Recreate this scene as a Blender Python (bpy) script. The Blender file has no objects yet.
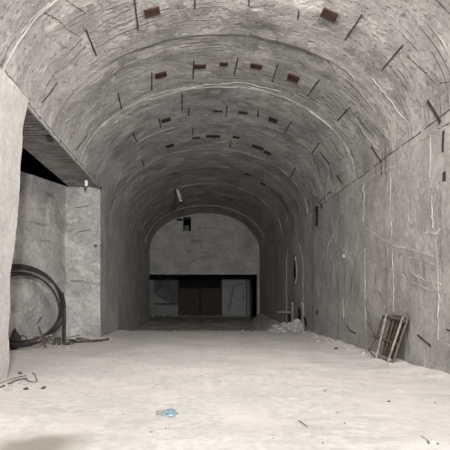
import bpy, bmesh, math, random
from mathutils import Vector, Matrix, noise
random.seed(11)
C = bpy.context.scene.collection
EYE = 1.6; F = 487.0; VX, VY = 197.0, 297.0
XL, XR = -3.68, 4.85                 # side walls of the tunnel
X0, A, S, B = 0.585, 4.265, 5.2, 2.91  # elliptical vault: centre, half width, springing height, rise
YEND = 37.7; YO1, YO2 = 10.33, 18.4; ZO = 5.75   # end wall, side opening from / to, soffit height
LOW = -0.52; YLIP = 22.9

# ------------------------------------------------------------------ helpers
def at(px, py, y): return Vector(((px-VX)*y/F, y, EYE+(VY-py)*y/F))
def fl(px, py, z=0.0):
    y = (EYE-z)*F/(py-VY); return Vector(((px-VX)*y/F, y, z))
def fbm(p, o=4): return noise.fractal(p, 1.0, 2.0, o)
JOINTS = [-2.4, 0.6, 3.4, 6.2, 9.05, 12.1, 15.0, 18.25, 21.3, 24.6, 28.0, 31.4, 34.6]
STEP = [random.uniform(-.03, .03) for _ in range(20)]
def seg(y):
    k = 0
    for j in JOINTS:
        if y > j: k += 1
    return k
def disp(p):
    "inward relief of vault and walls"
    d = .035*fbm(p*0.55, 3) + .014*fbm(p*2.3+Vector((7, 1, 3)), 3)
    if p.z > S-.3:
        d += STEP[seg(p.y)]*min(1, (p.z-S+.3)/.8)
    return d
def vault_pt(t, y):
    p = Vector((X0-A*math.cos(t), y, S+B*math.sin(t)))
    n = Vector((math.cos(t)/A, 0, -math.sin(t)/B)).normalized()
    return p, n
def surf(px, py):
    "where the line of sight meets the tunnel lining: point, inward normal"
    dx = (px-VX)/F; dz = (VY-py)/F
    a = (dx/A)**2+(dz/B)**2; ez = EYE-S
    b = 2*(-X0*dx/A**2+ez*dz/B**2); c = (X0/A)**2+(ez/B)**2-1
    q = b*b-4*a*c
    if q > 0:
        y = (-b+math.sqrt(q))/(2*a); z = EYE+dz*y
        if z >= S:
            t = math.atan2((z-S)/B, -(dx*y-X0)/A)
            p, n = vault_pt(t, y); return p+n*disp(p), n
    y = (XR/dx) if dx > 0 else (XL/dx)
    p = Vector((dx*y, y, EYE+dz*y)); n = Vector((-1 if dx > 0 else 1, 0, 0))
    return p+n*disp(p), n
def link(name, bm, mats, parent=None, smooth=False, kind=None):
    me = bpy.data.meshes.new(name); bm.normal_update(); bm.to_mesh(me); bm.free()
    for m in (mats if isinstance(mats, (list, tuple)) else [mats]): me.materials.append(m)
    if smooth:
        for f in me.polygons: f.use_smooth = True
    o = bpy.data.objects.new(name, me); C.objects.link(o)
    if parent is not None:
        o.parent = parent; o.location = -Vector(parent.location) if not parent.rotation_euler.z else o.location
    if kind: o['kind'] = kind
    return o
def tag(o, label, cat, group=None, kind=None):
    o['label'] = label; o['category'] = cat
    if group: o['group'] = group
    if kind: o['kind'] = kind
    return o
def thing(name, loc, label, cat, group=None):
    o = bpy.data.objects.new(name, None); C.objects.link(o); o.location = loc; o.empty_display_size = .1
    return tag(o, label, cat, group)
def recentre(o):
    "put the origin of a mesh at its base"
    vs = [v.co for v in o.data.vertices]
    c = Vector(((min(v.x for v in vs)+max(v.x for v in vs))/2, (min(v.y for v in vs)+max(v.y for v in vs))/2, min(v.z for v in vs)))
    o.data.transform(Matrix.Translation(-c)); o.location = c
    return o
def box(bm, c, s, rot=None, bev=0.0, mi=0):
    r = bmesh.ops.create_cube(bm, size=1.0); vs = r['verts']
    for v in vs: v.co = Vector((v.co.x*s[0], v.co.y*s[1], v.co.z*s[2]))
    fs = list({f for v in vs for f in v.link_faces})
    for f in fs: f.material_index = mi
    if bev:
        es = list({e for v in vs for e in v.link_edges})
        rb = bmesh.ops.bevel(bm, geom=es, offset=bev, segments=1, affect='EDGES')
        vs = list({v for f in rb['faces'] for v in f.verts} | {v for v in vs if v.is_valid})
    m = Matrix.Translation(Vector(c)) @ (rot.to_4x4() if rot else Matrix.Identity(4))
    for v in vs: v.co = m @ v.co
def tube(bm, pts, r, n=8, wob=0.0, cap=True, mi=0):
    pts = [Vector(p) for p in pts]; rings = []
    up = Vector((0.13, 0.21, 1)).normalized()
    for i, p in enumerate(pts):
        d = (pts[min(i+1, len(pts)-1)]-pts[max(i-1, 0)]).normalized()
        a = d.cross(up)
        if a.length < .1: a = d.cross(Vector((1, 0, 0)))
        a.normalize(); b = d.cross(a)
        rr = r[i] if isinstance(r, (list, tuple)) else r
        rr *= 1+wob*noise.noise(p*9)
        rings.append([bm.verts.new(p+(a*math.cos(6.2832*k/n)+b*math.sin(6.2832*k/n))*rr) for k in range(n)])
    for i in range(len(rings)-1):
        for k in range(n):
            f = bm.faces.new((rings[i][k], rings[i][(k+1) % n], rings[i+1][(k+1) % n], rings[i+1][k])); f.material_index = mi
    if cap:
        bm.faces.new(rings[0][::-1]).material_index = mi; bm.faces.new(rings[-1]).material_index = mi
def smooth_path(pts, n=6):
    "Catmull-Rom through the points"
    P = [Vector(p) for p in pts]; out = []
    for i in range(len(P)-1):
        p0 = P[max(i-1, 0)]; p1 = P[i]; p2 = P[i+1]; p3 = P[min(i+2, len(P)-1)]
        for k in range(n):
            t = k/n
            out.append(.5*((2*p1)+(p2-p0)*t+(2*p0-5*p1+4*p2-p3)*t*t+(3*p1-p0-3*p2+p3)*t**3))
    out.append(P[-1]); return out
def grid(bm, us, vs, fn, keep=None, uv=None, mi=0):
    g = [[None]*len(vs) for _ in us]
    for i, u in enumerate(us):
        for j, v in enumerate(vs): g[i][j] = bm.verts.new(fn(u, v))
    L = bm.loops.layers.uv.verify() if uv else None
    for i in range(len(us)-1):
        for j in range(len(vs)-1):
            if keep and not keep((us[i]+us[i+1])/2, (vs[j]+vs[j+1])/2): continue
            f = bm.faces.new((g[i][j], g[i+1][j], g[i+1][j+1], g[i][j+1])); f.smooth = True; f.material_index = mi
            if uv:
                for l, (a, b) in zip(f.loops, ((i, j), (i+1, j), (i+1, j+1), (i, j+1))): l[L].uv = uv(us[a], vs[b])
    loose = [v for v in bm.verts if not v.link_faces]
    for v in loose: bm.verts.remove(v)
def lin(a, b, step):
    n = max(1, int(round((b-a)/step))); return [a+(b-a)*i/n for i in range(n+1)]

# ------------------------------------------------------------------ materials
def mat(name, col, rough=.9, var=.25, scale=1.5, bump=.3, bdist=.02, fine=18.0, col2=None, metal=0.0, extra=None):
    m = bpy.data.materials.new(name); m.use_nodes = True; nt = m.node_tree; N = nt.nodes; Lk = nt.links
    bs = N['Principled BSDF']; bs.inputs['Roughness'].default_value = rough; bs.inputs['Metallic'].default_value = metal
    bs.inputs['Specular IOR Level'].default_value = .25
    tc = N.new('ShaderNodeTexCoord')
    n1 = N.new('ShaderNodeTexNoise'); n1.inputs['Scale'].default_value = scale; n1.inputs['Detail'].default_value = 8; n1.inputs['Roughness'].default_value = .62
    n2 = N.new('ShaderNodeTexNoise'); n2.inputs['Scale'].default_value = fine; n2.inputs['Detail'].default_value = 6; n2.inputs['Roughness'].default_value = .7
    Lk.new(tc.outputs['Object'], n1.inputs['Vector']); Lk.new(tc.outputs['Object'], n2.inputs['Vector'])
    r = N.new('ShaderNodeValToRGB'); c2 = col2 or tuple(c*(1-2*var) for c in col)
    r.color_ramp.elements[0].position = .36; r.color_ramp.elements[0].color = (*c2, 1)
    r.color_ramp.elements[1].position = .62; r.color_ramp.elements[1].color = (*col, 1)
    Lk.new(n1.outputs['Fac'], r.inputs['Fac'])
    mx = N.new('ShaderNodeMix'); mx.data_type = 'RGBA'; mx.blend_type = 'MULTIPLY'; mx.inputs['Factor'].default_value = .55
    r2 = N.new('ShaderNodeValToRGB'); r2.color_ramp.elements[0].position = .3; r2.color_ramp.elements[0].color = (.55, .55, .55, 1)
    r2.color_ramp.elements[1].position = .62; r2.color_ramp.elements[1].color = (1.1, 1.1, 1.1, 1)
    Lk.new(n2.outputs['Fac'], r2.inputs['Fac']); Lk.new(r.outputs['Color'], mx.inputs['A']); Lk.new(r2.outputs['Color'], mx.inputs['B'])
    ad = N.new('ShaderNodeMath'); ad.operation = 'MULTIPLY_ADD'; ad.inputs[1].default_value = .45
    Lk.new(n2.outputs['Fac'], ad.inputs[0]); Lk.new(n1.outputs['Fac'], ad.inputs[2])
    bp = N.new('ShaderNodeBump'); bp.inputs['Strength'].default_value = bump; bp.inputs['Distance'].default_value = bdist
    out = mx.outputs['Result']; hgt = ad.outputs[0]
    if extra: out, hgt = extra(nt, tc, out, hgt)
    Lk.new(out, bs.inputs['Base Color']); Lk.new(hgt, bp.inputs['Height']); Lk.new(bp.outputs['Normal'], bs.inputs['Normal'])
    return m
def math_node(nt, op, a, b=None, c=None, clamp=False):
    n = nt.nodes.new('ShaderNodeMath'); n.operation = op; n.use_clamp = clamp
    for i, x in enumerate((a, b, c)):
        if x is None: continue
        if isinstance(x, (int, float)): n.inputs[i].default_value = x
        else: nt.links.new(x, n.inputs[i])
    return n.outputs[0]
def noise_node(nt, vec, scale, detail=4, mapping=None):
    if mapping:
        mp = nt.nodes.new('ShaderNodeMapping'); mp.inputs['Scale'].default_value = mapping; nt.links.new(vec, mp.inputs['Vector']); vec = mp.outputs[0]
    n = nt.nodes.new('ShaderNodeTexNoise'); n.inputs['Scale'].default_value = scale; n.inputs['Detail'].default_value = detail
    nt.links.new(vec, n.inputs['Vector']); return n.outputs['Fac']
def mixcol(nt, fac, a, b):
    n = nt.nodes.new('ShaderNodeMix'); n.data_type = 'RGBA'; nt.links.new(fac, n.inputs['Factor'])
    for k, x in (('A', a), ('B', b)):
        if isinstance(x, tuple): n.inputs[k].default_value = (*x, 1)
        else: nt.links.new(x, n.inputs[k])
    return n.outputs['Result']
def ramp(nt, x, lo, hi):
    n = nt.nodes.new('ShaderNodeMapRange'); n.interpolation_type = 'SMOOTHSTEP'
    n.inputs['From Min'].default_value = lo; n.inputs['From Max'].default_value = hi; nt.links.new(x, n.inputs['Value']); return n.outputs['Result']
def boards(amount, pitch, axis, patchy=True, dark=(.12, .115, .105), pale=.45, soil=1.0):
    "imprint of the shuttering boards: thin lines at a pitch along one uv axis, only in patches"
    def ex(nt, tc, col, h):
        sp = nt.nodes.new('ShaderNodeSeparateXYZ'); nt.links.new(tc.outputs['UV'], sp.inputs[0])
        wob = noise_node(nt, tc.outputs['UV'], .9, 3)
        v = math_node(nt, 'MULTIPLY_ADD', wob, .18, sp.outputs[axis])
        fr = math_node(nt, 'FRACT', math_node(nt, 'DIVIDE', v, pitch))
        ln = math_node(nt, 'ABSOLUTE', math_node(nt, 'SUBTRACT', fr, .5))
        line = ramp(nt, ln, .33, .47)
        along = (.5, 2.2, 1) if axis == 1 else (2.2, .5, 1)
        brk = ramp(nt, noise_node(nt, tc.outputs['UV'], 1.3, 4, along), *((.5, .62) if patchy else (.36, .5)))
        pat = ramp(nt, noise_node(nt, tc.outputs['UV'], .33, 3), .45, .6) if patchy else None
        k = math_node(nt, 'MULTIPLY', line, brk)
        if pat is not None: k = math_node(nt, 'MULTIPLY', k, pat)
        h2 = math_node(nt, 'MULTIPLY_ADD', k, -amount, h)
        # every board sits at its own level
        fl_ = math_node(nt, 'FLOOR', math_node(nt, 'DIVIDE', v, pitch))
        wn = nt.nodes.new('ShaderNodeTexWhiteNoise'); wn.noise_dimensions = '1D'; nt.links.new(fl_, wn.inputs['W'])
        h2 = math_node(nt, 'MULTIPLY_ADD', wn.outputs['Value'], .25*amount, h2)
        # soot and damp marks with ragged outlines
        st = ramp(nt, noise_node(nt, tc.outputs['Object'], .42, 7), .53, .72)
        col = mixcol(nt, math_node(nt, 'MULTIPLY', st, .72*soil), col, (.15, .147, .138))
        gr = ramp(nt, noise_node(nt, tc.outputs['Object'], 2.6, 9), .53, .68)
        col = mixcol(nt, math_node(nt, 'MULTIPLY', gr, .34*soil), col, (.13, .125, .115))
        pit = ramp(nt, noise_node(nt, tc.outputs['Object'], 11.0, 5), .60, .72)
        col = mixcol(nt, math_node(nt, 'MULTIPLY', pit, .5*soil), col, (.1, .097, .09)); h2 = math_node(nt, 'MULTIPLY_ADD', pit, -.5, h2)
        h2 = math_node(nt, 'MULTIPLY_ADD', gr, -.35, h2)
        lg = ramp(nt, noise_node(nt, tc.outputs['Object'], 7.0, 6), .6, .68)
        col = mixcol(nt, math_node(nt, 'MULTIPLY', lg, min(.35, pale)), col, (.62, .61, .58))
        pl = ramp(nt, noise_node(nt, tc.outputs['Object'], 1.3, 10), .57, .62)
        col = mixcol(nt, math_node(nt, 'MULTIPLY', pl, pale), col, (.54, .53, .5))
        col = mixcol(nt, math_node(nt, 'MULTIPLY', k, .7), col, dark)
        return col, h2
    return ex
W = (1.0, .974, .94)
def g(x): return tuple(x*c for c in W)
M = {}
M['vault'] = mat('vault_concrete', g(.40), var=.16, scale=1.1, bump=.8, bdist=.06, fine=9, extra=boards(.6, .16, 1))
M['wall'] = mat('wall_plaster', g(.385), var=.12, scale=.9, bump=.6, bdist=.05, fine=8, extra=boards(.25, .7, 0, True, (.12, .115, .105), .25, .5))
M['pillar'] = mat('pillar_plaster', g(.54), var=.08, scale=1.6, bump=.35, bdist=.03, fine=9)
M['alcove'] = mat('alcove_plaster', g(.40), var=.15, scale=1.0, bump=.35, bdist=.03, fine=8, extra=boards(.3, .55, 1))
M['gable'] = mat('gable_concrete', g(.30), var=.12, scale=.9, bump=.35, bdist=.04, fine=6, extra=boards(.5, .8, 1, True, (.1, .1, .095), .1))
M['soffit'] = mat('soffit_board_marked', g(.42), var=.2, scale=2, bump=.7, bdist=.05, fine=10, extra=boards(1.4, .2, 1, False, (.03, .029, .027)))
M['ridge'] = mat('mortar_ridge', g(.50), var=.15, scale=3, bump=.4)
M['crack'] = mat('crack_dirt', (.105, .1, .092), var=.2, scale=3)
M['slot'] = mat('dark_timber_strip', (.06, .052, .045), var=.25, scale=4)
M['red'] = mat('rust_red_inset', (.07, .036, .03), var=.25, scale=5, bump=.5)
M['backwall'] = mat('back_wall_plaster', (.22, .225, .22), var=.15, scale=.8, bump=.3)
M['backpale'] = mat('back_wall_pale_panel', (.29, .3, .295), var=.12, scale=1.2, bump=.2)
M['backdark'] = mat('grey_blind_panel', (.12, .13, .135), var=.2, scale=1.0, bump=.2)
M['door'] = mat('maroon_door_paint', (.034, .016, .013), rough=.6, var=.2, scale=2)
M['black'] = mat('black_board', (.012, .011, .011), var=.2)
M['metal'] = mat('worn_grey_steel', (.36, .33, .30), rough=.6, var=.25, scale=9, metal=.3)
M['rust'] = mat('dark_rusty_steel', (.07, .055, .046), rough=.8, var=.3, scale=12, metal=.2)
M['hose'] = mat('black_hose_rubber', (.045, .045, .046), rough=.6, var=.3, scale=6)
M['wood'] = mat('grey_old_wood', (.12, .10, .082), var=.3, scale=8)
M['wood2'] = mat('pale_grey_wood', (.27, .24, .20), var=.25, scale=8)
M['spall'] = mat('fresh_broken_concrete', g(.62), var=.2, scale=5, bump=.6)
M['stone'] = mat('broken_concrete', g(.47), var=.2, scale=6, bump=.5)
M['stoned'] = mat('dark_stone', (.11, .10, .088), var=.3, scale=8, bump=.5)
M['mound'] = mat('rubble_dirt', g(.56), var=.25, scale=3, bump=.8, bdist=.06, fine=12)
M['blue'] = mat('pale_blue_plastic', (.31, .45, .53), rough=.6, var=.15, scale=14)
M['bluegrey'] = mat('grey_green_plastic', (.42, .47, .45), rough=.6, var=.2, scale=14)
M['white'] = mat('white_plastic', (.85, .85, .83), rough=.5, var=.05)
M['pipe'] = mat('grey_conduit', (.5, .49, .46), rough=.6, var=.2, scale=6)
M['pipe2'] = mat('dull_iron_pipe', (.2, .19, .18), rough=.7, var=.2, scale=6)
M['backpale2'] = mat('off_white_paper', (.74, .72, .68), var=.05, scale=20)
M['frame'] = mat('brown_rusty_frame', (.155, .125, .102), rough=.8, var=.25, scale=10, metal=.1)
M['panel'] = mat('dark_brown_panel', (.10, .082, .07), rough=.85, var=.3, scale=7)
M['sack'] = mat('dark_sacking', (.06, .055, .05), var=.3, scale=7, bump=.6)
def floor_extra(nt, tc, col, h):
    o = tc.outputs['Object']
    tr = noise_node(nt, o, 1.0, 5, (1.1, .10, 1))                      # wheel and drag marks run along the tunnel
    col = mixcol(nt, math_node(nt, 'MULTIPLY', ramp(nt, tr, .48, .62), .30), col, (.50, .485, .455))
    pk = ramp(nt, noise_node(nt, o, .45, 4), .48, .62)
    col = mixcol(nt, math_node(nt, 'MULTIPLY', pk, .45), col, (.72, .67, .64))
    # brown patch with a soft uneven edge at the near left
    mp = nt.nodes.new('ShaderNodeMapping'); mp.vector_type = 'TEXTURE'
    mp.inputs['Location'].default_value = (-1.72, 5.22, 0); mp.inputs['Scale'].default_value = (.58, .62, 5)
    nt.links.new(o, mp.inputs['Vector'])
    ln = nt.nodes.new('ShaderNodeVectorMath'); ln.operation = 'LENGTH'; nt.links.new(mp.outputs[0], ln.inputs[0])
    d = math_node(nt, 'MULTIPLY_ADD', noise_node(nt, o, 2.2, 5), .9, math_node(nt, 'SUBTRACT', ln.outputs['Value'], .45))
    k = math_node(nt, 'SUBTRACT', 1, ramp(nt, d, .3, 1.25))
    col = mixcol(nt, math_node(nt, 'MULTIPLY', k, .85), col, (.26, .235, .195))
    return col, math_node(nt, 'MULTIPLY_ADD', tr, .6, h)
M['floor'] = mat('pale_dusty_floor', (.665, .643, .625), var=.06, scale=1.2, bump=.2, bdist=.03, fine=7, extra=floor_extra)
M['lowfloor'] = mat('brown_damp_floor', (.60, .565, .50), var=.25, scale=.8, bump=.4, bdist=.04)

# ------------------------------------------------------------------ the tunnel shell
def fz(x, y):
    "height of the floor"
    p = Vector((x, y, 0))
    lip = YLIP+.35*noise.noise(Vector((x*.6, 3, 0)))+.12*noise.noise(Vector((x*2.3, 9, 0)))
    z = .025*fbm(p*.5, 3)+.012*fbm(p*2.1, 3)
    e = max(0, 1-(XR-x)/.9)
    if x > 2: z += .10*e*e*(1+.6*noise.noise(p*1.3)) if y < YLIP+3 else 0
    if XL-.2 < x < XL+.6 and y > YO2: z += .06*(1-(x-XL)/.6)
    t = min(1, max(0, (y-lip)/1.1)); t = t*t*(3-2*t)
    return z*(1-t)+t*(LOW+.27*max(0, min(1, (y-29)/15))+z*1.6)
def FZ(p): return Vector((p.x, p.y, fz(p.x, p.y)))

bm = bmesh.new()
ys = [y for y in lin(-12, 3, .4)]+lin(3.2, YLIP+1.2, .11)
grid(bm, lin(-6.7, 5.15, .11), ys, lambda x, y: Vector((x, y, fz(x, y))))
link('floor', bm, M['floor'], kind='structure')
bm = bmesh.new()
grid(bm, lin(-6.7, 9, .25), lin(YLIP+1.2, 47, .25), lambda x, y: Vector((x, y, fz(x, y))))
link('floor', bm, M['lowfloor'], kind='structure')

def uniq(l): return sorted(set(round(v, 4) for v in l))
YS = uniq(lin(-12, 4, .4)+lin(4, YO1, .1)+lin(YO1, YO2, .1)+lin(YO2, 24, .1)+lin(24, YEND, .14)+[j+e for j in JOINTS for e in (-.02, .02)])
t0 = math.asin((ZO-S)/B)
TS = uniq(lin(0, t0, .05)+lin(t0, math.pi, .028))
def vf(t, y):
    p, n = vault_pt(t, y); return p+n*disp(p)
bm = bmesh.new()
grid(bm, TS, YS, vf, keep=lambda t, y: not (t < t0 and y < YO2), uv=lambda t, y: (t*3.7, y))
vault = link('ceiling', bm, M['vault'], kind='structure')

def wall_grid(x, nx, y0, y1, z0, z1, stepy=.12, stepz=.12, y1f=None):
    bm = bmesh.new()
    def fn(a, z):
        y = y0+(y1-y0)*a
        if y1f: y = y0+(y1f(z)-y0)*a
        p = Vector((x+(.1*max(0, z-S)/(ZO-S) if y1f else 0), y, z)); d = disp(p)
        return p+Vector((nx*d, 0, 0))
    n = int((y1-y0)/stepy)
    grid(bm, [i/n for i in range(n+1)], lin(z0, z1, stepz), fn, uv=lambda a, z: (y0+(y1-y0)*a, z))
    return bm
wall_right = link('wall_right', wall_grid(XR, -1, -12, YEND, LOW-.3, S), M['wall'], kind='structure')
def edge(z):
    "the ragged leaning end of the near left wall"
    pts = [(-.3, 9.44), (.0, 9.46), (.35, 9.55), (.9, 9.52), (1.6, 9.55), (2.3, 9.72), (3.2, 10.0), (4.3, 10.18), (S, 10.27), (6.2, 10.33)]
    for (a, ya), (b, yb) in zip(pts, pts[1:]):
        if z <= b: break
    y = ya+(yb-ya)*max(0, min(1, (z-a)/(b-a)))
    return y+(.05*noise.noise(Vector((z*1.7, 2, 5)))+.035*noise.noise(Vector((z*6, 8, 5))))*(1 if z < S-.1 else 0)
bm = wall_grid(XL, 1, -12, 9.6, -.3, ZO+.02, y1f=edge)
n0 = lin(-.3, ZO+.02, .12)
def endf(a, z):
    p = Vector((XL+.1*max(0, z-S)/(ZO-S), edge(z), z)); p.x += disp(p)
    if a > 0: p = Vector((XL-.06-a*2.9, p.y+.05+.03*noise.noise(p*3+Vector((a, 0, 0))), z))
    return p
grid(bm, [0, .01, .3, .6, 1], n0, endf, uv=lambda a, z: (a*3, z))
link('wall_left', bm, M['pillar'], kind='structure')
# left wall beyond the opening, with the short return that faces the camera
bm = wall_grid(XL, 1, YO2, YEND, LOW-.3, S)
link('wall_left', bm, M['wall'], kind='structure')
bm = bmesh.new()
def ret(x, z):
    p = Vector((x, YO2, z)); return p+Vector((0, -.02*fbm(p*1.4, 3)-.006, 0))
grid(bm, lin(-5.1, XL+.03, .1), lin(-.3, ZO+.02, .1), ret, uv=lambda x, z: (x, z))
grid(bm, [0, 1], lin(-.3, S, .1), lambda a, z: ret(XL+.03, z) if a == 0 else Vector((XL+disp(Vector((XL, YO2, z))), YO2+.06, z)), uv=lambda a, z: (a, z))
link('trim_1', bm, M['alcove'], kind='structure')
# slanting back wall of the side chamber
def obl(y): return -5.72+(y-14.8)*.75/3.6
bm = bmesh.new()
def of(a, b):
    y = 10.6+(18.45-10.6)*a; zt = (3.95+.25*(y-14.8)/3.6)+EYE; z = -.3+(zt+.3)*b
    p = Vector((obl(y), y, z)); return p+Vector((.98, -.2, 0))*(.03*fbm(p*.9, 4)-.01)
na = [i/70 for i in range(71)]; nb = [i/50 for i in range(51)]
grid(bm, na, nb, of, uv=lambda a, b: (a*8, b*5.9))
def topf(a, b):
    p = of(a, 1); return p+Vector((-.6*b, .12*b, 0))
grid(bm, na, [0, 1], topf, uv=lambda a, b: (a*8, b*.6))
link('wall_back', bm, M['alcove'], kind='structure')
# soffit over the opening: board marked underside and its two upright faces
bm = bmesh.new()
def inner(y): return -4.82+.02*noise.noise(Vector((y, 4, 4)))
def sof(a, y):
    pv, n = vault_pt(t0, y); xo = (pv+n*disp(pv)).x
    x = xo+(inner(y)-xo)*a; p = Vector((x, y, ZO)); return p+Vector((0, 0, .012*fbm(p*2, 3)*(1 if 0 < a < 1 else 0)))
grid(bm, [i/14 for i in range(15)], lin(YO1-.9, YO2+.02, .1), sof, uv=lambda a, y: (a*1.5, y))
grid(bm, [0, 1], lin(YO1-.9, YO2+.02, .3), lambda a, y: Vector((inner(y), y, ZO+a*1.2)), uv=lambda a, y: (a, y))
link('trim_2', bm, M['soffit'], kind='structure')
# near end of the tunnel, behind the camera
bm = bmesh.new(); box(bm, (.6, -12.2, 4), (10, .3, 9.5)); link('wall_front', bm, M['wall'], kind='structure')

# end wall: arched gable over a wide low opening, with a square hole
bm = bmesh.new()
ZG = EYE+(VY-274.5)*YEND/F
hx0, hx1 = at(183.2, 0, YEND).x, at(191, 0, YEND).x
hz0, hz1 = at(0, 231, YEND).z, at(0, 217, YEND).z
def arch(x): return S+B*math.sqrt(max(0, 1-((x-X0)/A)**2))+.06
gx = uniq(lin(XL-.05, hx0, .15)+lin(hx0, hx1, .15)+lin(hx1, XR+.05, .15))
def gf(z0, z1):
    def f(x, b):
        a0 = z0; a1 = z1 if z1 is not None else max(arch(x), S-.02)
        z = a0+(a1-a0)*b; p = Vector((x, YEND, z)); return p+Vector((0, .03*fbm(p*.8, 4), 0))
    return f
def guv(z0): return lambda x, b: (x, z0+b*4)
inh = lambda x, b: hx0-.001 < x < hx1+.001
grid(bm, gx, [i/24 for i in range(25)], gf(ZG, None), keep=lambda x, b: not inh(x, b), uv=guv(ZG))
hxs = [x for x in gx if inh(x, 0)]
grid(bm, hxs, [i/20 for i in range(21)], gf(ZG, hz0), uv=guv(ZG))
grid(bm, hxs, [i/3 for i in range(4)], gf(hz1, None), uv=guv(hz1))
for (a, b_) in (((hx0, hz0), (hx0, hz1)), ((hx1, hz0), (hx1, hz1)), ((hx0, hz0), (hx1, hz0)), ((hx0, hz1), (hx1, hz1))):
    grid(bm, [0, 1], [0, 1], lambda u, v: Vector((a[0]+(b_[0]-a[0])*u, YEND-.02+v*1.6, a[1]+(b_[1]-a[1])*u)), uv=lambda u, v: (u, v))
grid(bm, [XL-.05, XR+.05], [0, 1], lambda x, v: Vector((x, YEND+.7*v, ZG)), uv=lambda x, v: (x, v))
gable = link('wall_end', bm, M['gable'], kind='structure')
# thickness of the side jambs of the low opening
bm = bmesh.new(); jl = at(146.5, 0, YEND).x; jr = at(257.2, 0, YEND).x
box(bm, (jl-.6, YEND+.35, (ZG+LOW)/2-.1), (1.2, .7, ZG-LOW+.3)); box(bm, (jr+.6, YEND+.35, (ZG+LOW)/2-.1), (1.2, .7, ZG-LOW+.3))
link('trim_3', bm, M['gable'], kind='structure')

# far room
YB = 46.0
def bx(px): return (px-VX)*YB/F
def bz(py): return EYE+(VY-py)*YB/F
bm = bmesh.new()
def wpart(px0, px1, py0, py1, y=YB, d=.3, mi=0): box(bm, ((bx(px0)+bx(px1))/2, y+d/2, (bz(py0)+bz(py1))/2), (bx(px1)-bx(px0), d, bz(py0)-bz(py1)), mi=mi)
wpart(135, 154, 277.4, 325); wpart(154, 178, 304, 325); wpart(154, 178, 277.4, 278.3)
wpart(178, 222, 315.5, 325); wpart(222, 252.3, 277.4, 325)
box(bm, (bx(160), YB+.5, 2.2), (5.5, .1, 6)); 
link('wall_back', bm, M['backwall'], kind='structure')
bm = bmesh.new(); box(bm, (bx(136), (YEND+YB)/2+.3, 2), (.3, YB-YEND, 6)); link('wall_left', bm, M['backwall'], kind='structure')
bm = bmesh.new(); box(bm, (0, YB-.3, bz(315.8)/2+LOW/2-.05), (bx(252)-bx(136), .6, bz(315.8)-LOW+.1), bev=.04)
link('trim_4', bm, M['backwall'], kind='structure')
# pale flaking panel right of the doors, its crack and the strip beside it
pp = thing('wall_panel', (bx(234.5), YB, bz(316)), 'pale flaking board right of the maroon doors in the far room', 'panel')
bm = bmesh.new(); box(bm, (bx(234.2), YB-.03, (bz(278.5)+bz(316))/2), (bx(246.5)-bx(222.3), .06, bz(278.5)-bz(316)), bev=.01); link('board', bm, M['backpale'], pp)
bm = bmesh.new()
def bp(px, py): return Vector((bx(px), YB-.066, bz(py)))
tube(bm, [bp(*q) for q in ((229.5, 311), (230.5, 304), (232.5, 292), (234, 286), (238, 284.5), (244, 283))], .045, 6)
tube(bm, [bp(*q) for q in ((228, 312), (229.2, 300), (230.5, 291))], .02, 6); tube(bm, [bp(*q) for q in ((242, 306), (243.5, 300), (243, 290))], .02, 6)
link('crack', bm, M['crack'], pp)
bm = bmesh.new(); box(bm, (bx(246.4), YB-.04, bz(297)), (.09, .09, bz(279)-bz(316))); link('edge_batten', bm, M['wood'], pp)
pn = thing('blind_window', (bx(166), YB+.1, bz(304)), 'grey blanked off window left of the maroon doors in far room', 'window')
bm = bmesh.new(); box(bm, (bx(166), YB+.19, (bz(278)+bz(304))/2), (bx(178)-bx(154), .08, bz(278)-bz(304))); link('panel', bm, M['backdark'], pn)
bm = bmesh.new()
vs = [bm.verts.new(v) for v in ((bx(154.2), YB+.14, bz(303.8)), (bx(170), YB+.14, bz(303.8)), (bx(154.2), YB+.14, bz(293.5)), (bx(154.2), YB-.01, bz(303.8)), (bx(170), YB-.01, bz(303.8)), (bx(154.2), YB-.01, bz(293.5)))]
for f in ((0, 2, 1), (3, 4, 5), (0, 1, 4, 3), (1, 2, 5, 4), (2, 0, 3, 5)): bm.faces.new([vs[i] for i in f])
link('sloping_fill', bm, M['backwall'], pn)
bm = bmesh.new(); box(bm, (bx(166), YB-.02, bz(304)), (bx(177.5)-bx(154), .16, .09), bev=.02); link('sill', bm, M['black'], pn)
# doors
dr = bpy.data.objects.new('door_1', None); C.objects.link(dr); dr.location = (bx(200), YB+.2, bz(315.5)); dr['kind'] = 'structure'
dr['label'] = 'pair of dark maroon doors under a black transom in the far room'
bm = bmesh.new(); box(bm, (bx(200), YB+.28, (bz(277)+bz(289))/2), (bx(222)-bx(178), .1, bz(277)-bz(289))); link('transom', bm, M['black'], dr)
bm = bmesh.new()
box(bm, (bx(178.6), YB+.15, bz(296)), (.13, .2, bz(277.5)-bz(315.5))); box(bm, (bx(221.4), YB+.15, bz(296)), (.13, .2, bz(277.5)-bz(315.5)))
box(bm, (bx(200), YB+.18, bz(289)), (bx(221)-bx(179), .16, .12)); link('door_frame', bm, M['slot'], dr)
for a, b in ((179.3, 199.6), (200.4, 220.7)):
    bm = bmesh.new(); zc = (bz(289.6)+bz(315.3))/2; hh = bz(289.6)-bz(315.3)
    box(bm, ((bx(a)+bx(b))/2, YB+.24, zc), (bx(b)-bx(a), .06, hh))
    w = (bx(b)-bx(a))
    for s in (-1, 1):
        for q in (-.24, .24): box(bm, ((bx(a)+bx(b))/2+s*w*.24, YB+.205, zc+q*hh), (w*.36, .03, hh*.38), bev=.012)
    lf = link('door_leaf', bm, M['door'], dr)
    bm = bmesh.new(); hxp = bx(b)-.13 if a < 190 else bx(a)+.13
    tube(bm, [(hxp, YB+.21, zc-.05), (hxp, YB+.14, zc-.05), (hxp+.1, YB+.14, zc-.05)], .02, 6)
    h = link('door_handle', bm, M['metal']); h.parent = lf; h.location = (0, 0, 0)

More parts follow.
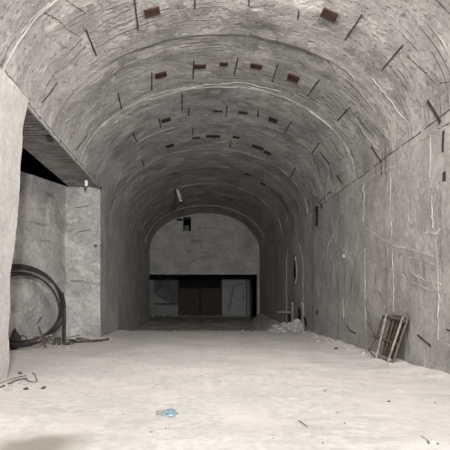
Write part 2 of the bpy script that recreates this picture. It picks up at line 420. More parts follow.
# ------------------------------------------------------------------ strips and ridges on the lining
def ribbon(bm, pts, nrm, w, h, rough=.25, mi=0):
    "a low bar following the surface"
    rows = []
    for i, (p, n) in enumerate(zip(pts, nrm)):
        d = (pts[min(i+1, len(pts)-1)]-pts[max(i-1, 0)]).normalized(); s = d.cross(n).normalized()
        ww = w*(1+rough*noise.noise(p*7)); hh = h*(1+rough*noise.noise(p*5+Vector((3, 3, 3))))
        rows.append([bm.verts.new(q) for q in (p-s*ww*.5-n*.03, p-s*ww*.45+n*hh, p+s*ww*.45+n*hh, p+s*ww*.5-n*.03)])
    for a, b in zip(rows, rows[1:]):
        for k in range(3): bm.faces.new((a[k], b[k], b[k+1], a[k+1])).material_index = mi
    bm.faces.new(rows[0]).material_index = mi; bm.faces.new(rows[-1][::-1]).material_index = mi
def trace(poly, n=6, jit=0.0):
    P = []; Nn = []
    for (a, b), (c, d) in zip(poly, poly[1:]):
        for k in range(n):
            u = k/n; jx = jit*noise.noise(Vector((a+u*9, b, k*.7))); P.append((a+(c-a)*u+jx, b+(d-b)*u+jit*noise.noise(Vector((b, a+u*9, k*.9)))))
    P.append(poly[-1]); r = [surf(*q) for q in P]
    return [x[0] for x in r], [x[1] for x in r]
# dark strips set in the vault, running along the tunnel and round it
slots = [((86, 30), (96, 55)), ((134, -4), (138, 29)), ((57, 82), (42, 103)), ((88, 134), (77, 151)), ((118, 93), (122, 110)), ((133, 133), (137, 142)),
 ((195, -2), (195, 9)), ((249, -2), (249, 5)), ((299, 10), (298, 18)), ((152, 73), (152, 91)), ((194, 60), (193, 79)), ((238, 58), (234, 76)),
 ((277, 66), (272, 83)), ((182, 93), (182, 110)), ((159, 118), (161, 128)), ((189, 107), (188.5, 115)), ((227, 106), (226, 117)), ((258, 110), (258, 117)),
 ((291, 122), (284, 134)), ((363, 13), (345, 40)), ((404, 44), (383, 69)), ((319, 80), (307, 97)), ((350, 107), (337, 121)), ((319, 143), (312, 153)),
 ((296, 167), (291, 177)), ((142, 160), (144, 166)), ((120, 190), (114, 201)), ((193, 128), (192.5, 134)), ((231, 141), (230, 147)), ((317, 196), (319, 202))]
wides = [((428, 101), (441, 123)), ((371, 147), (382, 163)), ((320, 152), (330, 164)), ((337, 175), (342, 183))]
def nice(o): return o
for poly in slots:
    bm = bmesh.new(); p, n = trace(poly, 6); Yd = p[len(p)//2].y; ribbon(bm, p, n, .022+.0012*Yd, .011, .5)
    link('joint_strip', bm, M['slot'], vault)
for k, poly in enumerate(wides):
    bm = bmesh.new(); p, n = trace(poly, 6); ribbon(bm, p, n, .085 if k == 0 else .06, .014, .3)
    link('joint_strip', bm, M['slot'], vault)
for poly, w in ((((444.3, 131), (444.3, 152)), .07), (((445.5, 172), (445.5, 181)), .12), (((382.2, 165), (382.4, 175)), .04), (((317.2, 206), (316.8, 226)), .42), (((321, 204), (323, 209)), .1)):
    bm = bmesh.new(); p, n = trace(poly, 5); ribbon(bm, p, n, w, .014, .3); link('joint_strip', bm, M['slot'], wall_right)
# pale ridges of mortar at the pours, thin cracks
def arc_ridge(bm, y, ta, tb, w=.03, h=.018):
    T = lin(ta, tb, .03); P = []; Nn = []
    for t in T:
        p, n = vault_pt(t, y+.03*noise.noise(Vector((t*3, y, 1)))); P.append(p+n*disp(p)); Nn.append(n)
    ribbon(bm, P, Nn, w, h, .8)
bm = bmesh.new()
rnd = random.Random(5)
for y in JOINTS[3:]:
    t = .25 if YO1 < y < YO2 else .02
    while t < 3.1:
        ln = rnd.uniform(.08, .5)
        if rnd.random() < .42: arc_ridge(bm, y+rnd.uniform(-.05, .05), t, min(3.12, t+ln), rnd.uniform(.01, .024)*(1+y*.02), rnd.uniform(.004, .011))
        t += ln+rnd.uniform(.02, .3)
arc_ridge(bm, 9.05, .2, .95, .035, .02)
for poly in (((372, 76), (386, 92), (397, 110), (408, 122)), ((341, 63), (358, 82), (372, 100)), ((355, 118), (368, 138), (378, 150)), ((150, 100), (175, 92), (205, 84), (240, 83), (280, 92)),
             ((20, 33), (32, 18), (50, 3)), ((120, 118), (131, 111), (136, 105)), ((122, 178), (128, 172))):
    p, n = trace(poly, 8, 1.2); ribbon(bm, p, n, .024, .010, .9)
link('mortar_ridge', bm, M['ridge'], vault)
bm = bmesh.new()
for y in JOINTS[4:]:                   # hairline gaps beside the ridges
    t = .25 if YO1 < y < YO2 else .05
    while t < 3.0:
        ln = rnd.uniform(.05, .35)
        if rnd.random() < .35: arc_ridge(bm, y+rnd.choice((-.09, .08, .35, -.3)), t, t+ln, .02+.0006*y, .004)
        t += ln+rnd.uniform(.1, .5)
for poly in (((43, 12), (58, 20), (68, 30), (80, 37)), ((60, 62), (72, 49), (82, 39)), ((90, 33), (110, 19), (132, 8)), ((93, 42), (112, 30), (132, 20)), ((96, 47), (115, 36), (136, 27)),
             ((70, 62), (78, 53), (86, 46)), ((73, 66), (80, 57), (88, 52)), ((408, 55), (424, 70), (436, 84)), ((414, 60), (426, 74)), ((392, 66), (402, 79), (408, 92)), ((398, 68), (410, 84)),
             ((436, 0), (450, 15)), ((0, 64), (12, 80), (25, 97)), ((440, 83), (450, 82)), ((66, 0), (76, 7), (86, 13)), ((356, 112), (364, 125), (370, 136)), ((358, 117), (368, 131)),
             ((241, 3), (250, 6), (275, 4)), ((375, 125), (382, 135), (390, 142)), ((372, 33), (381, 40)), ((325, 60), (335, 72))):
    p, n = trace(poly, 9, 1.5); ribbon(bm, p, n, .012+.0007*p[0].y, .004, 1.0)
link('crack', bm, M['crack'], vault)
# right wall: upright joints, slanting cracks, the blocked doorway
bm = bmesh.new()
for poly, w in ((((430.5, 134), (431, 178)), .022), (((432.5, 196), (433.5, 228)), .025), (((435, 240), (437, 262), (438, 300), (438, 340)), .02), (((391, 172), (391.5, 210)), .025),
             (((392, 222), (393, 262), (394, 312)), .022), (((363, 183), (363.5, 222)), .03), (((364.5, 248), (365, 290), (366, 335)), .02), (((343, 195), (343.5, 215)), .025), (((342, 296), (343.5, 318)), .03),
             (((366, 228), (384, 240), (400, 247), (414, 250), (437, 258)), .045), (((404, 256), (418, 259), (437, 266)), .03), (((330, 236), (345, 250), (352, 262)), .03), (((378, 262), (392, 270), (404, 276)), .03), (((412, 282), (430, 290), (446, 293)), .035), (((338, 225), (330, 240), (322, 260)), .03), (((410, 272), (424, 280), (440, 284)), .05), (((424, 232), (436, 234), (440, 228)), .05),
             (((404, 162), (390, 168), (380, 172), (362, 184), (345, 198)), .025), (((450, 125), (432, 133), (410, 147)), .03)):
    p, n = trace(poly, 12, 1.3); ribbon(bm, p, n, w*.8, .009, 1.0)
link('mortar_ridge', bm, M['ridge'], wall_right)
bm = bmesh.new()
for poly, w in ((((450, 123), (436, 131), (428, 135)), .03), (((331, 191.5), (325, 196.5), (319, 203)), .05), (((313.5, 207), (313, 250), (313, 334)), .06),
             (((343, 214), (336, 230)), .02), (((365, 300), (371, 325)), .02), (((326, 240), (324, 270)), .02), (((378, 290), (384, 302)), .015)):
    p, n = trace(poly, 9, .7); ribbon(bm, p, n, w, .006, .8)
y = 9.0
while y < 21:                              # the dark crease where wall and vault meet
    ln = rnd.uniform(.5, 1.8); P = [Vector((XR, yy, S-.02+.03*noise.noise(Vector((yy*1.5, 1, 1))))) for yy in lin(y, y+ln, .1)]
    P = [q-Vector((disp(q), 0, 0)) for q in P]; ribbon(bm, P, [Vector((-1, 0, 0))]*len(P), .03, .006, 1.0); y += ln+rnd.uniform(.05, .7)
link('crack', bm, M['crack'], wall_right)
for poly, w in ((((347, 325), (351, 331), (357, 333)), .05), (((418.5, 335), (425, 340.5), (431, 346)), .055), (((446, 329), (450, 331)), .03)):
    bm = bmesh.new(); p, n = trace(poly, 4, .4); ribbon(bm, p, n, w*.45, .018, .5); link('iron_stub', bm, M['rust'], wall_right)
bd = bpy.data.objects.new('door_2', None); C.objects.link(bd); bd.location = surf(295, 331)[0]; bd['kind'] = 'structure'; bd['label'] = 'arched blocked doorway outlined on the right wall above the rubble'
bm = bmesh.new()
for poly in (((286.5, 325), (286.5, 300), (286.5, 262), (287.5, 250), (290.5, 241.5), (294.5, 239.5), (298.5, 243), (301.5, 252), (303, 264), (303.5, 300), (303.5, 325)),):
    p, n = trace(poly, 6, .5); ribbon(bm, p, n, .07, .012, .9)
link('outline', bm, M['ridge'], bd)
def lens(bm, c0, c1, w, h):
    p, n = trace((c0, c1), 10)
    rows = []
    for i, (a, m) in enumerate(zip(p, n)):
        k = math.sin(math.pi*i/(len(p)-1))**.8+.02
        j = 1+.5*noise.noise(a*5); s = Vector((0, 1, 0)); ww = w*k*j*1.9
        rows.append([bm.verts.new(q) for q in (a-s*ww, a-s*ww*.5+m*h, a+s*ww*.5+m*h, a+s*ww)])
    for a, b in zip(rows, rows[1:]):
        for k in range(3): bm.faces.new((a[k], b[k], b[k+1], a[k+1]))
bm = bmesh.new(); lens(bm, (295.5, 257), (295.5, 284), .3, .035); link('broken_edge', bm, M['spall'], bd)
bm = bmesh.new(); lens(bm, (295.5, 261), (295.5, 281), .2, .06); link('gash', bm, M['black'], bd)
bm = bmesh.new(); lens(bm, (292, 302), (291.5, 327), .2, .035); lens(bm, (302, 302), (302.5, 327), .2, .035); link('spalled_edge', bm, M['spall'], bd)
bm = bmesh.new(); lens(bm, (290, 310), (290, 325), .16, .05); lens(bm, (299.5, 307), (300, 330), .17, .05); lens(bm, (304, 316), (306.5, 327), .1, .04); link('hole', bm, M['black'], bd)
# left: hole and crack lines on the alcove return, on the gable
bm = bmesh.new()
def front(px, py, y): return at(px, py, y)
for px, py, r in ((95.5, 246, .06), (101.5, 246, .035)):
    c = at(px, py, YO2-.02); tube(bm, [c, c+Vector((0, .05, 0))], r, 9, .3)
for a, b in (((77, 232), (90, 230)), ((71, 281), (84, 281)), ((75, 208), (88, 206)), ((66, 338), (80, 335))):
    tube(bm, [at(a[0]+(b[0]-a[0])*k/5, a[1]+(b[1]-a[1])*k/5+.4*noise.noise(Vector((k, a[0], 0))), YO2-.012) for k in range(6)], .016, 5)
link('pockmark', bm, M['crack'], [o for o in C.objects if o.name == 'trim_1'][0])
bm = bmesh.new()
for poly in (((147, 248.5), (155, 249), (163, 250)), ((190, 262), (200, 258), (214, 257), (228, 259)), ((196, 229), (208, 227.5), (222, 230)), ((168, 240), (180, 236), (196, 236)), ((175, 255), (176, 262), (190, 264))):
    q = smooth_path([at(a, b, YEND-.012) for a, b in poly], 5); tube(bm, q, .016, 5, .6)
link('crack', bm, M['backdark'], gable)
# pale plaster patches on the slanting wall
bm = bmesh.new()
def oblp(px, py):
    # line of sight meets the slanting wall
    k = (px-VX)/F; y = (-5.72-14.8*.75/3.6)/(k-.75/3.6); return at(px, py, y)+Vector((.03, -.006, 0))
for poly, w in ((((58, 232), (60, 244), (62, 250), (60, 262), (64, 270), (66, 285)), .11), (((31, 312), (37, 305)), .03), (((26, 322), (33, 315)), .025), (((36, 226), (38, 246)), .06)):
    P = smooth_path([oblp(*q) for q in poly], 6); ribbon(bm, P, [Vector((.98, -.2, 0))]*len(P), w, .006, .9)
link('plaster_smear', bm, M['backpale'], [o for o in C.objects if o.name == 'wall_back'][0])

# ------------------------------------------------------------------ red insets in the vault
rows = [('nearest', [(152, 11.5, .34, .30), (330, 13.5, .34, .32)]),
        ('second', [(161, 75, .33, .3), (200, 66, .33, .22), (224, 64, .23, .22), (256, 67, .33, .26), (293, 79, .33, .34)]),
        ('third', [(166, 120, .32, .34), (218, 111.4, .34, .14), (243, 112.8, .32, .18), (273, 120, .32, .38)]),
        ('fourth', [(170, 146, .34, .34), (196, 137, .32, .18), (213, 136, .56, .28), (236, 137.2, .28, .24), (258, 147, .5, .3), (268, 152.5, .3, .3)])]
orders = {2: ['left', 'right'], 4: ['first from left', 'second from left', 'third from left', 'rightmost'],
          5: ['first from left', 'second from left', 'third from left', 'fourth from left', 'rightmost'],
          6: ['first from left', 'second from left', 'third from left', 'fourth from left', 'fifth from left', 'rightmost']}
def inset(px, py, w, l):
    p, n = surf(px, py); bm = bmesh.new(); t = n.cross(Vector((0, 1, 0))).normalized()
    R = Matrix((t, Vector((0, 1, 0)), n)).transposed()
    box(bm, p-n*.0, (w, l, .05), R, .006)
    for v in bm.verts: v.co += .008*noise.noise_vector(v.co*6)
    return recentre(link('red_inset', bm, M['red']))
for rname, lst in rows:
    for od, (px, py, w, l) in zip(orders[len(lst)], lst):
        tag(inset(px, py, w, l), f'rust red square inset in the vault, {rname} row, {od}', 'inset', 'rust red insets in the vault')
for px, py, w, l, wh in ((175, 173.5, .34, .2, 'left of the crown'), (249, 174, .4, .2, 'just right of the crown'), (263, 184, .3, .2, 'low on the right')):
    tag(inset(px, py, w, l), f'small dark inset deep in the vault, {wh}', 'inset', 'rust red insets in the vault')

# ------------------------------------------------------------------ things
# conduit along the edge of the opening and the little lamp under the soffit
cd = thing('conduit', (-3.6, YO1, ZO), 'grey conduit pipe running along the upper edge of the left opening', 'pipe')
def cpt(y, dz=-.03):
    pv, n = vault_pt(t0, y); p = pv+n*disp(pv); return Vector((p.x-.05, y, ZO+dz))
bm = bmesh.new(); tube(bm, [cpt(y, -.04+.01*noise.noise(Vector((y, 0, 0)))) for y in lin(YO1-.25, YO2-.1, .2)], 0.045, 8); link('pipe', bm, M['pipe'], cd, True)
for y in (11.2, 12.9, 14.6, 16.3, 17.8):
    bm = bmesh.new(); box(bm, cpt(y, -.02), (.11, .05, .09), None, .01); link('clip', bm, M['rust'], cd)
q = at(52, 141, 13.0)
bm = bmesh.new(); c = cpt(12.55, -.07); box(bm, c+Vector((-.12, 0, 0)), (.16, .16, .12), None, .02); link('junction_box', bm, M['rust'], cd)
lp = thing('lamp', at(86, 180, 17.2), 'small white lamp hanging under the far end of the left soffit', 'lamp')
c = Vector(at(86.2, 183, 17.2)); top = Vector((c.x, c.y, ZO))
bm = bmesh.new(); tube(bm, [top+Vector((0, 0, .01)), c+Vector((0, 0, .1))], [.05, .045], 10); link('holder', bm, M['rust'], lp, True)
bm = bmesh.new(); tube(bm, [c+Vector((0, 0, z)) for z in (.12, .08, .0, -.08, -.12)], [.035, .055, .06, .05, .02], 12); link('bulb', bm, M['white'], lp, True)
# metal frame leaning on the right wall
fr = thing('metal_frame', (4.6, 12.1, 0), 'rusty metal frame with two pale rails leaning against the right wall', 'frame')
def lean(px, py, k):                  # k 0 at the foot, 1 at the wall
    x = 4.56+(4.76-4.56)*k; y = x*F/(px-VX); return at(px, py, y)
def bar(name, pts, r, m, square=True, parent=fr):
    bm = bmesh.new(); tube(bm, pts, r*1.25 if square else r, 4 if square else 7, 0); return link(name, bm, M[m], parent)
L0, L1 = lean(377.3, 359.5, 0), lean(388, 314.5, 1); R0, R1 = lean(388.5, 364.5, 0), lean(404.2, 317.5, 1)
def on(u, v, out=0.0): return (L0*(1-u)+R0*u)*(1-v)+(L1*(1-u)+R1*u)*v+Vector((-out, 0, 0))
bar('rail', [on(0, -.01, .03), on(0, 1.01, .03)], .025, 'metal'); bar('rail', [on(1, -.01, .03), on(1, 1.01, .03)], .025, 'metal')
bar('crossbar', [on(-.28, .94), on(1.12, .94)], .04, 'frame'); bar('crossbar', [on(-.75, .46), on(1.18, .46)], .026, 'frame'); bar('crossbar', [on(-.1, .1), on(1.08, .1)], .03, 'metal')
bm = bmesh.new(); vs = []
for o_ in (-.03, -.06):
    for u, v in ((.02, .02), (1.14, .0), (1.16, .99), (.22, 1.0)): vs.append(bm.verts.new(on(u, v, o_)))
for f in ((0, 1, 2, 3), (7, 6, 5, 4), (0, 4, 5, 1), (1, 5, 6, 2), (2, 6, 7, 3), (3, 7, 4, 0)): bm.faces.new([vs[i] for i in f])
pnl = link('back_panel', bm, M['panel'], fr)
bar('back_post', [on(1.2, 0, -.02), on(1.18, 1.0, -.02)], .024, 'frame'); bar('back_post', [on(.12, 0, -.03), on(.16, .96, -.03)], .025, 'frame')
for u in (.45, .7): bar('slat', [on(u, .03, -.015), on(u, .95, -.015)], .02, 'frame')
bar('side_frame', [on(-.3, .95), lean(376.5, 338, .7), lean(368.5, 350.5, .3), lean(377, 358.5, 0)], .017, 'frame', False)
bar('brace_wire', [lean(366.5, 320, 1.1)+Vector((-.0, 0, 0)), lean(374.5, 334, .9), lean(380, 343, .6)], .008, 'frame', False)

# coil of hose in the side chamber
HC = Vector((-5.34, 14.95, 1.33)); HD = Vector((.38, .925, 0)); HN = Vector((.925, -.38, 0))
hc = thing('hose_coil', (-5.34, 14.95, 0), 'thick black hose coil standing against the chamber wall behind the left pillar', 'hose coil')
for k, (rh, rv, dn, dz, r) in enumerate(((1.85, 1.25, -.03, .0, .036), (1.79, 1.20, .05, .0, .034), (1.83, 1.15, .12, -.02, .036), (1.69, 1.05, .02, -.03, .033), (1.64, 1.01, .10, -.05, .03))):
    bm = bmesh.new(); pts = []
    for i in range(49):
        a = 2*math.pi*i/48+.3*k
        x = math.cos(a)*rh; z = math.sin(a)*rv+dz
        z0 = HC.z+z; z0 = max(z0, .06+r)
        pts.append(HC+HD*x+HN*(dn+.12*math.sin(a*2+k)*.4-.08*math.sin(a))+Vector((0, 0, z0-HC.z)))
    tube(bm, pts, r, 8, 0, False); link('hose', bm, M['hose'], hc, True)
for dx, dn in ((1.80, .1), (1.74, .2)):
    bm = bmesh.new(); P = smooth_path([HC+HD*(dx-.10)+HN*dn+Vector((0, 0, .42)), HC+HD*dx+HN*dn+Vector((0, 0, 0)), HC+HD*(dx+.0)+HN*(dn+.02)+Vector((0, 0, -.6)), HC+HD*(dx-.05)+HN*(dn+.05)+Vector((0, 0, -1.27))], 6)
    tube(bm, P, .045, 8); link('loose_end', bm, M['hose'], hc, True)

def stick(name, pts, r, m, label, cat, group=None, n=6, sm=4):
    bm = bmesh.new(); P = smooth_path(pts, sm) if len(pts) > 2 else pts
    tube(bm, P, r, n, .3); o = recentre(link(name, bm, M[m], None, n > 6)); return tag(o, label, cat, group)
def ground(px, py, dz=0.0):
    p = fl(px, py); p = FZ(p); p.z += dz; return p
def up(px, py, base): return at(px, py, base.y)
# scrap in the chamber
b = ground(44, 348.2)
stick('scrap_stick', [up(38.5, 326.5, b), up(42, 336, b), up(46, 348, b)], [.03]*4+[.06, .06]+[.05]*2+[.035], 'wood', 'dark broken stick standing up in the crossed scrap by the hose', 'stick', 'crossed scrap sticks')
stick('scrap_stick', [up(34, 338, b)+Vector((0, -.06, 0)), up(43, 336.5, b)+Vector((0, -.06, 0)), up(54.5, 341, b)+Vector((0, -.06, 0))], .035, 'wood', 'dark stick lying level across the crossed scrap by the hose', 'stick', 'crossed scrap sticks')
stick('scrap_stick', [up(31, 345, b)+Vector((0, .06, 0)), up(42, 338, b)+Vector((0, .07, 0)), up(52, 335, b)+Vector((0, .06, 0))], .03, 'wood2', 'thin pale grey stick slanting behind the crossed scrap by the hose', 'stick', 'crossed scrap sticks')
b = ground(18, 349)
stick('iron_rod', [up(17, 335, b)+Vector((0, 1.2, 0)), Vector(oblp(40, 317))+Vector((.03, 0, 0))], .022, 'wood', 'thin brown rod slanting up the chamber wall left of the crossed scrap', 'rod')
b = ground(23, 348)
stick('curled_wire', [up(20, 337, b), up(22, 335.5, b), up(25.5, 336.5, b), up(26.5, 339.5, b), up(24, 342, b), up(21, 347.5, b)], .014, 'rust', 'curled rusty wire on the chamber floor beside the pillar', 'wire', None, 6)
bm = bmesh.new(); bmesh.ops.create_icosphere(bm, subdivisions=3, radius=1)
b = ground(14, 349)
for v in bm.verts:
    p = v.co.copy(); k = 1+.35*fbm(p*1.4+Vector((4, 0, 0)), 4); v.co = Vector((p.x*.17*k, p.y*.2*k, max(-.02, (p.z*.3+.24)*k)))
o = link('sack', bm, M['sack'], None, True); o.location = b; tag(o, 'dark slumped sack in the corner just behind the left pillar', 'sack')
bm = bmesh.new(); b = ground(57.5, 343); box(bm, b+Vector((0, 0, .1)), (.22, .2, .22), Matrix.Rotation(.4, 3, 'Z'), .03)
tag(recentre(link('concrete_block', bm, M['stoned'])), 'small dark block on the floor under the loose hose ends', 'block')
stick('flat_hose', [ground(58, 345, .03), ground(68, 344, .03), ground(72, 342, .05), ground(78, 343, .03), ground(88, 342.5, .05), ground(100, 341, .04), ground(108.5, 340, .04)], .045, 'wood', 'brown hose lying along the foot of the chamber wall', 'hose', None, 7, 6)
stick('loose_wire', [ground(62, 344.5, .02), ground(66, 342, .06), ground(73, 341.3, .05), ground(74, 343.5, .03), ground(68, 345, .02), ground(63, 345, .02)], .016, 'rust', 'loop of dark wire on the floor near the brown hose end', 'wire')
stick('scrap_stick', [ground(77, 340, .04), ground(83, 341, .08), ground(90, 341.5, .04)], .05, 'wood2', 'pale splinter on the brown hose at the foot of the wall', 'stick')
# wires and twigs at the foot of the pillar
stick('twig', [ground(-4, 390, .02), ground(8, 386, .03), ground(18, 382.5, .04), ground(27, 380, .03)], .012, 'wood', 'long dark twig lying at the pillar foot, the nearer one', 'twig', 'twigs at the pillar foot')
stick('twig', [ground(-4, 386.5, .02), ground(9, 383, .04), ground(20, 379.5, .05), ground(26, 377.5, .03)], .011, 'wood2', 'long pale twig lying at the pillar foot, the farther one', 'twig', 'twigs at the pillar foot')
b = ground(37, 383)
stick('bent_wire', [ground(24, 380.5, .03), ground(31, 383, .02), ground(37, 383, .03), up(36, 379, b), up(33.5, 376, b)+Vector((0, .1, 0)), up(29.5, 374, b)+Vector((0, .15, 0))], .009, 'rust', 'bent wire hook lying beside the twigs at pillar foot', 'wire')
# blue plastic scrap
bl = thing('plastic_scrap', ground(167, 412.5), 'crumpled pale blue plastic scrap lying on the bare floor', 'plastic scrap')
def crumple(name, px0, px1, py0, py1, m, hgt, seed):
    bm = bmesh.new(); c = ground((px0+px1)/2, (py0+py1)/2); a = ground(px0, (py0+py1)/2); b_ = ground(px1, (py0+py1)/2)
    n_ = ground((px0+px1)/2, py0); f_ = ground((px0+px1)/2, py1); rx = (b_-a).length/2; ry = (n_-f_).length/2
    def fn(u, v):
        x = u*rx*(1+.2*noise.noise(Vector((v*2, seed, 0)))); y = v*ry*(1+.25*noise.noise(Vector((u*2, seed+4, 0))))
        if abs(u) > .7: y *= .75
        z = max(.0, hgt*(.75-.6*max(abs(u), abs(v))**2)+hgt*.9*noise.noise(Vector((u*1.8, v*1.8, seed))))+.006
        return Vector((c.x+x, c.y+y, fz(c.x+x, c.y+y)+z))
    grid(bm, lin(-1, 1, .125), lin(-1, 1, .125), fn)
    o = link(name, bm, M[m], bl); md = o.modifiers.new('thick', 'SOLIDIFY'); md.thickness = .004; return o
crumple('sheet', 163.5, 176, 409.3, 416.5, 'blue', .032, 3.0); crumple('torn_corner', 156.5, 165.5, 411, 416, 'bluegrey', .02, 7.0)
# pipe sticking out of the right wall, stub under the gable, scrap hanging from the vault, box in the hole
p, n = surf(291, 312.5)
stick('iron_pipe', [p+Vector((.1, 0, 0)), p+Vector((-.35, -.1, .02)), p+Vector((-.8, -.15, .03))], [.075, .072, .07, .068, .06, .055, .05, .03, .012], 'pipe2', 'short grey pipe sticking out of the right wall beside the blocked doorway', 'pipe', None, 9)
c0 = at(155, 230.5, YEND-.12); c1 = at(162.5, 239, YEND-.06)
stick('pipe_stub', [c0, c1], .09, 'pipe', 'short slanting pipe stub high on the left of the end wall', 'pipe', None, 9)
hs = thing('hanging_bracket', surf(176, 188)[0], 'pale broken bracket hanging from the vault in front of end wall', 'bracket')
p, n = surf(176, 188.5)
bm = bmesh.new(); box(bm, p, (.34, .3, .1), Matrix.Rotation(.3, 3, 'Y'), .02); link('mount', bm, M['slot'], hs)
bm = bmesh.new(); tube(bm, [p+Vector((.05, -.05, .02)), at(179.5, 197, p.y-.05), at(181, 201.5, p.y-.05)], [.09, .08, .05], 6, .4); link('strip', bm, M['stone'], hs)
bm = bmesh.new(); tube(bm, [p+Vector((0, .05, .0)), at(177.8, 202.5, p.y+.05)], [.06, .05], 6); link('back_strip', bm, M['slot'], hs)
bm = bmesh.new(); box(bm, ((at(184, 0, YEND).x+at(188.8, 0, YEND).x)/2+.02, YEND+.30, hz0+.235), (.36, .3, .46), None, .02)
tag(recentre(link('steel_box', bm, M['backdark'])), 'grey box standing inside the square hole in the end wall', 'box')
bm = bmesh.new(); box(bm, at(179.8, 219.8, YEND-.03), (.46, .1, .16), None, .02); tag(recentre(link('bracket', bm, M['black'])), 'short black bar left of the square hole in end wall', 'bar')

# rubble
rocks = []
for k in range(7):
    bm = bmesh.new(); bmesh.ops.create_icosphere(bm, subdivisions=2, radius=.5)
    for v in bm.verts:
        q = v.co*2.2+Vector((k*7.3, k, 0)); v.co *= 1+.55*noise.noise(q)+.2*noise.noise(q*2.5); v.co.z *= .75
    for v in bm.verts:                   # chop it into facets
        for ax in (Vector((.6, .3, .74)), Vector((-.7, .5, .5)), Vector((.1, -.85, .5))):
            d = v.co.dot(ax)-.33
            if d > 0: v.co -= ax*d
    me = bpy.data.meshes.new('rock'); bm.to_mesh(me); bm.free(); rocks.append(me)
rocksL = []
for me in rocks: me.materials.append(M['stone']); d = me.copy(); d.materials[0] = M['stoned']; rocksL.append(d)
def rock(p, s, label, group=None, dark=False, name='stone'):
    o = bpy.data.objects.new(name, random.choice(rocksL if dark else rocks)); C.objects.link(o)
    o.location = p+Vector((0, 0, s*.22)); o.scale = (s*random.uniform(.8, 1.3), s*random.uniform(.8, 1.3), s*random.uniform(.6, .95)); o.rotation_euler = (0, 0, random.uniform(0, 6.28))
    return tag(o, label, 'stone', group)
def md(x, y):
    "height of the heap at the foot of the right wall"
    k = min(1, max(0, (y-21.9)/1.7)); k = k*k*(3-2*k)*(.62+.14*max(0, (y-25)/12))
    d = max(0, (XR-.02-x)/(1.7-.06*(y-22)))
    h = k*max(0, 1-d)**.9 if d < 1 else 0
    return h+(.07*noise.noise(Vector((x*2.2, y*1.6, 1)))+.05*noise.noise(Vector((x*6, y*4, 2))))*(1 if h > .02 else 0)
bm = bmesh.new()
def mf(x, y):
    z = fz(x, y); h = md(x, y); return Vector((x, y, z+h if h > .03 else z-.05))
grid(bm, lin(2.6, XR+.02, .08), lin(21.8, YEND-.1, .1), mf)
mo = link('rubble_heap', bm, M['mound']); tag(mo, 'grey heap of rubble and dirt banked against the right wall', 'rubble heap', None, 'stuff')
rn = random.Random(3)
for k in range(64):
    y = rn.uniform(22.0, 24.6); x = XR-.08-rn.random()**.8*1.35; z = max(fz(x, y), mf(x, y).z)
    rock(Vector((x, y, z)), rn.uniform(.12, .36), 'pale broken stone on the rubble heap at the right wall', 'stones on the rubble heap')
for k in range(60):
    x = rn.uniform(XL+.3, 4.0); y = YLIP+rn.uniform(-.1, .7)+.35*noise.noise(Vector((x*.6, 3, 0)))
    rock(Vector((x, y, fz(x, y))), rn.uniform(.05, .15), 'small stone on the broken edge of the upper floor', 'stones along the floor edge', rn.random() < .45)
for k in range(34):
    y = rn.uniform(10.5, 21.5); x = XR-rn.uniform(.12, .5); 
    rock(Vector((x, y, fz(x, y))), rn.uniform(.04, .13), 'pale chip of plaster along the foot of the right wall', 'chips along the right wall')
for k in range(14):
    x = rn.uniform(-5.2, -3.9); y = rn.uniform(14.8, 18.1)
    if x < obl(y)+.3: continue
    rock(Vector((x, y, fz(x, y))), rn.uniform(.05, .14), 'small stone on the floor of the left chamber', 'stones in the left chamber', rn.random() < .5)
for k in range(10):
    c = ground(rn.uniform(6, 34), rn.uniform(384, 398)); rock(c, rn.uniform(.05, .11), 'pale chip among the twigs at the pillar foot', 'chips at the pillar foot')
for px, py, s, lab in ((20, 374.5, .09, 'dark flat stone beside the left pillar above the twigs'), (43.5, 389, .085, 'dark stone right of the twigs at the pillar foot'), (26, 389.5, .09, 'dark stone between pale chips below the twigs'),
                       (389, 401.5, .045, 'small dark stone alone on the right part of the floor'), (336, 349.5, .12, 'dark lump at the foot of right wall before rubble'), (325, 391.5, .03, 'tiny dark stone on the floor centre right')):
    rock(ground(px, py), s, lab, None, True)
for px, py, s, lab in ((113, 342.5, .13, 'pale stone right of the brown hose end'), (29, 387, .1, 'pale lump among the twigs, the biggest one')):
    rock(ground(px, py), s, lab)
for k in range(26):
    c = ground(rn.uniform(60, 445), rn.uniform(362, 446))
    if c.x > XR-1: continue
    rock(c, rn.uniform(.012, .028), 'tiny dark pebble scattered on the bare pale floor', 'pebbles on the floor', True, 'pebble')
stick('twig', [ground(299, 421, .01), ground(303, 424.5, .02), ground(308, 427.5, .01)], .005, 'wood', 'short dark twig lying on the floor near bottom centre right', 'twig')
cp = thing('crumpled_paper', ground(432.5, 444), 'white crumpled scrap with dark ends at the bottom right of floor', 'paper')
bm = bmesh.new(); bmesh.ops.create_icosphere(bm, subdivisions=3, radius=1); c = ground(432.5, 444)
for v in bm.verts:
    k = 1+.5*noise.noise(v.co*2.1); v.co = c+Vector((v.co.x*.033*k, v.co.y*.024*k, max(0, v.co.z*.018*k+.014)))
link('paper', bm, M['backpale2'], cp)
bm = bmesh.new(); tube(bm, smooth_path([ground(421, 437.5, .01), ground(426, 441, .015), ground(430, 444.5, .012)], 4), .0035, 6); link('wire', bm, M['rust'], cp)
bm = bmesh.new(); box(bm, ground(438, 445, .012), (.018, .015, .014), None, .004); box(bm, ground(429, 444, .01), (.02, .016, .016), None, .005); link('dark_end', bm, M['slot'], cp)
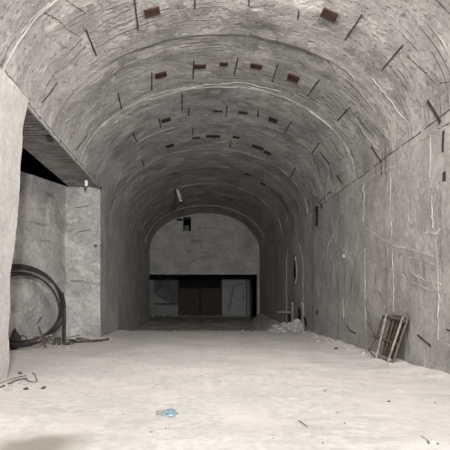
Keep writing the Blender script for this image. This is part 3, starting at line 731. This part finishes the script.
# pale lump on the right wall
for px, py, r, lab in ((345, 256, .07, 'pale knob of mortar on the right wall, upper one'), (318.5, 312, .09, 'dark round lump low on right wall before the rubble')):
    p, n = surf(px, py); bm = bmesh.new(); bmesh.ops.create_icosphere(bm, subdivisions=2, radius=r)
    for v in bm.verts: v.co = p+v.co*(1+.6*noise.noise(v.co*20))
    tag(recentre(link('mortar_lump', bm, M['wall' if py < 300 else 'slot'])), lab, 'lump')
# debris in the far room by its left corner
for px, py, s, lab, dk in ((153, 316, .3, 'pale block in the left corner of the far room', False), (149, 317, .45, 'dark lump in the left corner of the far room', True), (168, 316.5, .3, 'dark lump below the blanked off window', True)):
    c = at(px, py, YB-1.4); c.z = fz(c.x, c.y); rock(c, s, lab, None, dk, 'rubble_block')

# ------------------------------------------------------------------ light, world, camera
w = bpy.data.worlds.new('World'); bpy.context.scene.world = w; w.use_nodes = True
w.node_tree.nodes['Background'].inputs['Color'].default_value = (0, 0, 0, 1)
def area(name, loc, target, size, power, col):
    l = bpy.data.lights.new(name, 'AREA'); l.shape = 'DISK'; l.size = size; l.energy = power; l.color = col
    o = bpy.data.objects.new(name, l); C.objects.link(o); o.location = loc
    o.rotation_euler = (Vector(target)-Vector(loc)).to_track_quat('-Z', 'Y').to_euler(); return o
area('work_lamp', (2.7, -9.0, 4.2), (1.0, 12, 5.4), .8, 5100, (1, .98, .965))
area('overhead_fill', (.9, 8.6, 7.7), (.6, 15.5, 0), 1.2, 360, (1, .93, .87))  # added fill light under the crown, out of view; evens the floor brightness
cam = bpy.data.cameras.new('Camera'); co = bpy.data.objects.new('Camera', cam); C.objects.link(co)
co.location = (0, 0, EYE); co.rotation_euler = (math.pi/2, 0, 0); cam.sensor_width = 36; cam.lens = F/450*36
cam.shift_x = (225-VX)/450; cam.shift_y = (VY-225)/450; cam.clip_end = 200; cam.clip_start = .05
sc = bpy.context.scene; sc.camera = co
sc.view_settings.view_transform = 'Standard'; sc.view_settings.look = 'None'; sc.view_settings.exposure = 0; sc.view_settings.gamma = 1
try: sc.view_settings.use_curve_mapping = False
except Exception: pass
sc.cycles.max_bounces = 10; sc.cycles.diffuse_bounces = 8
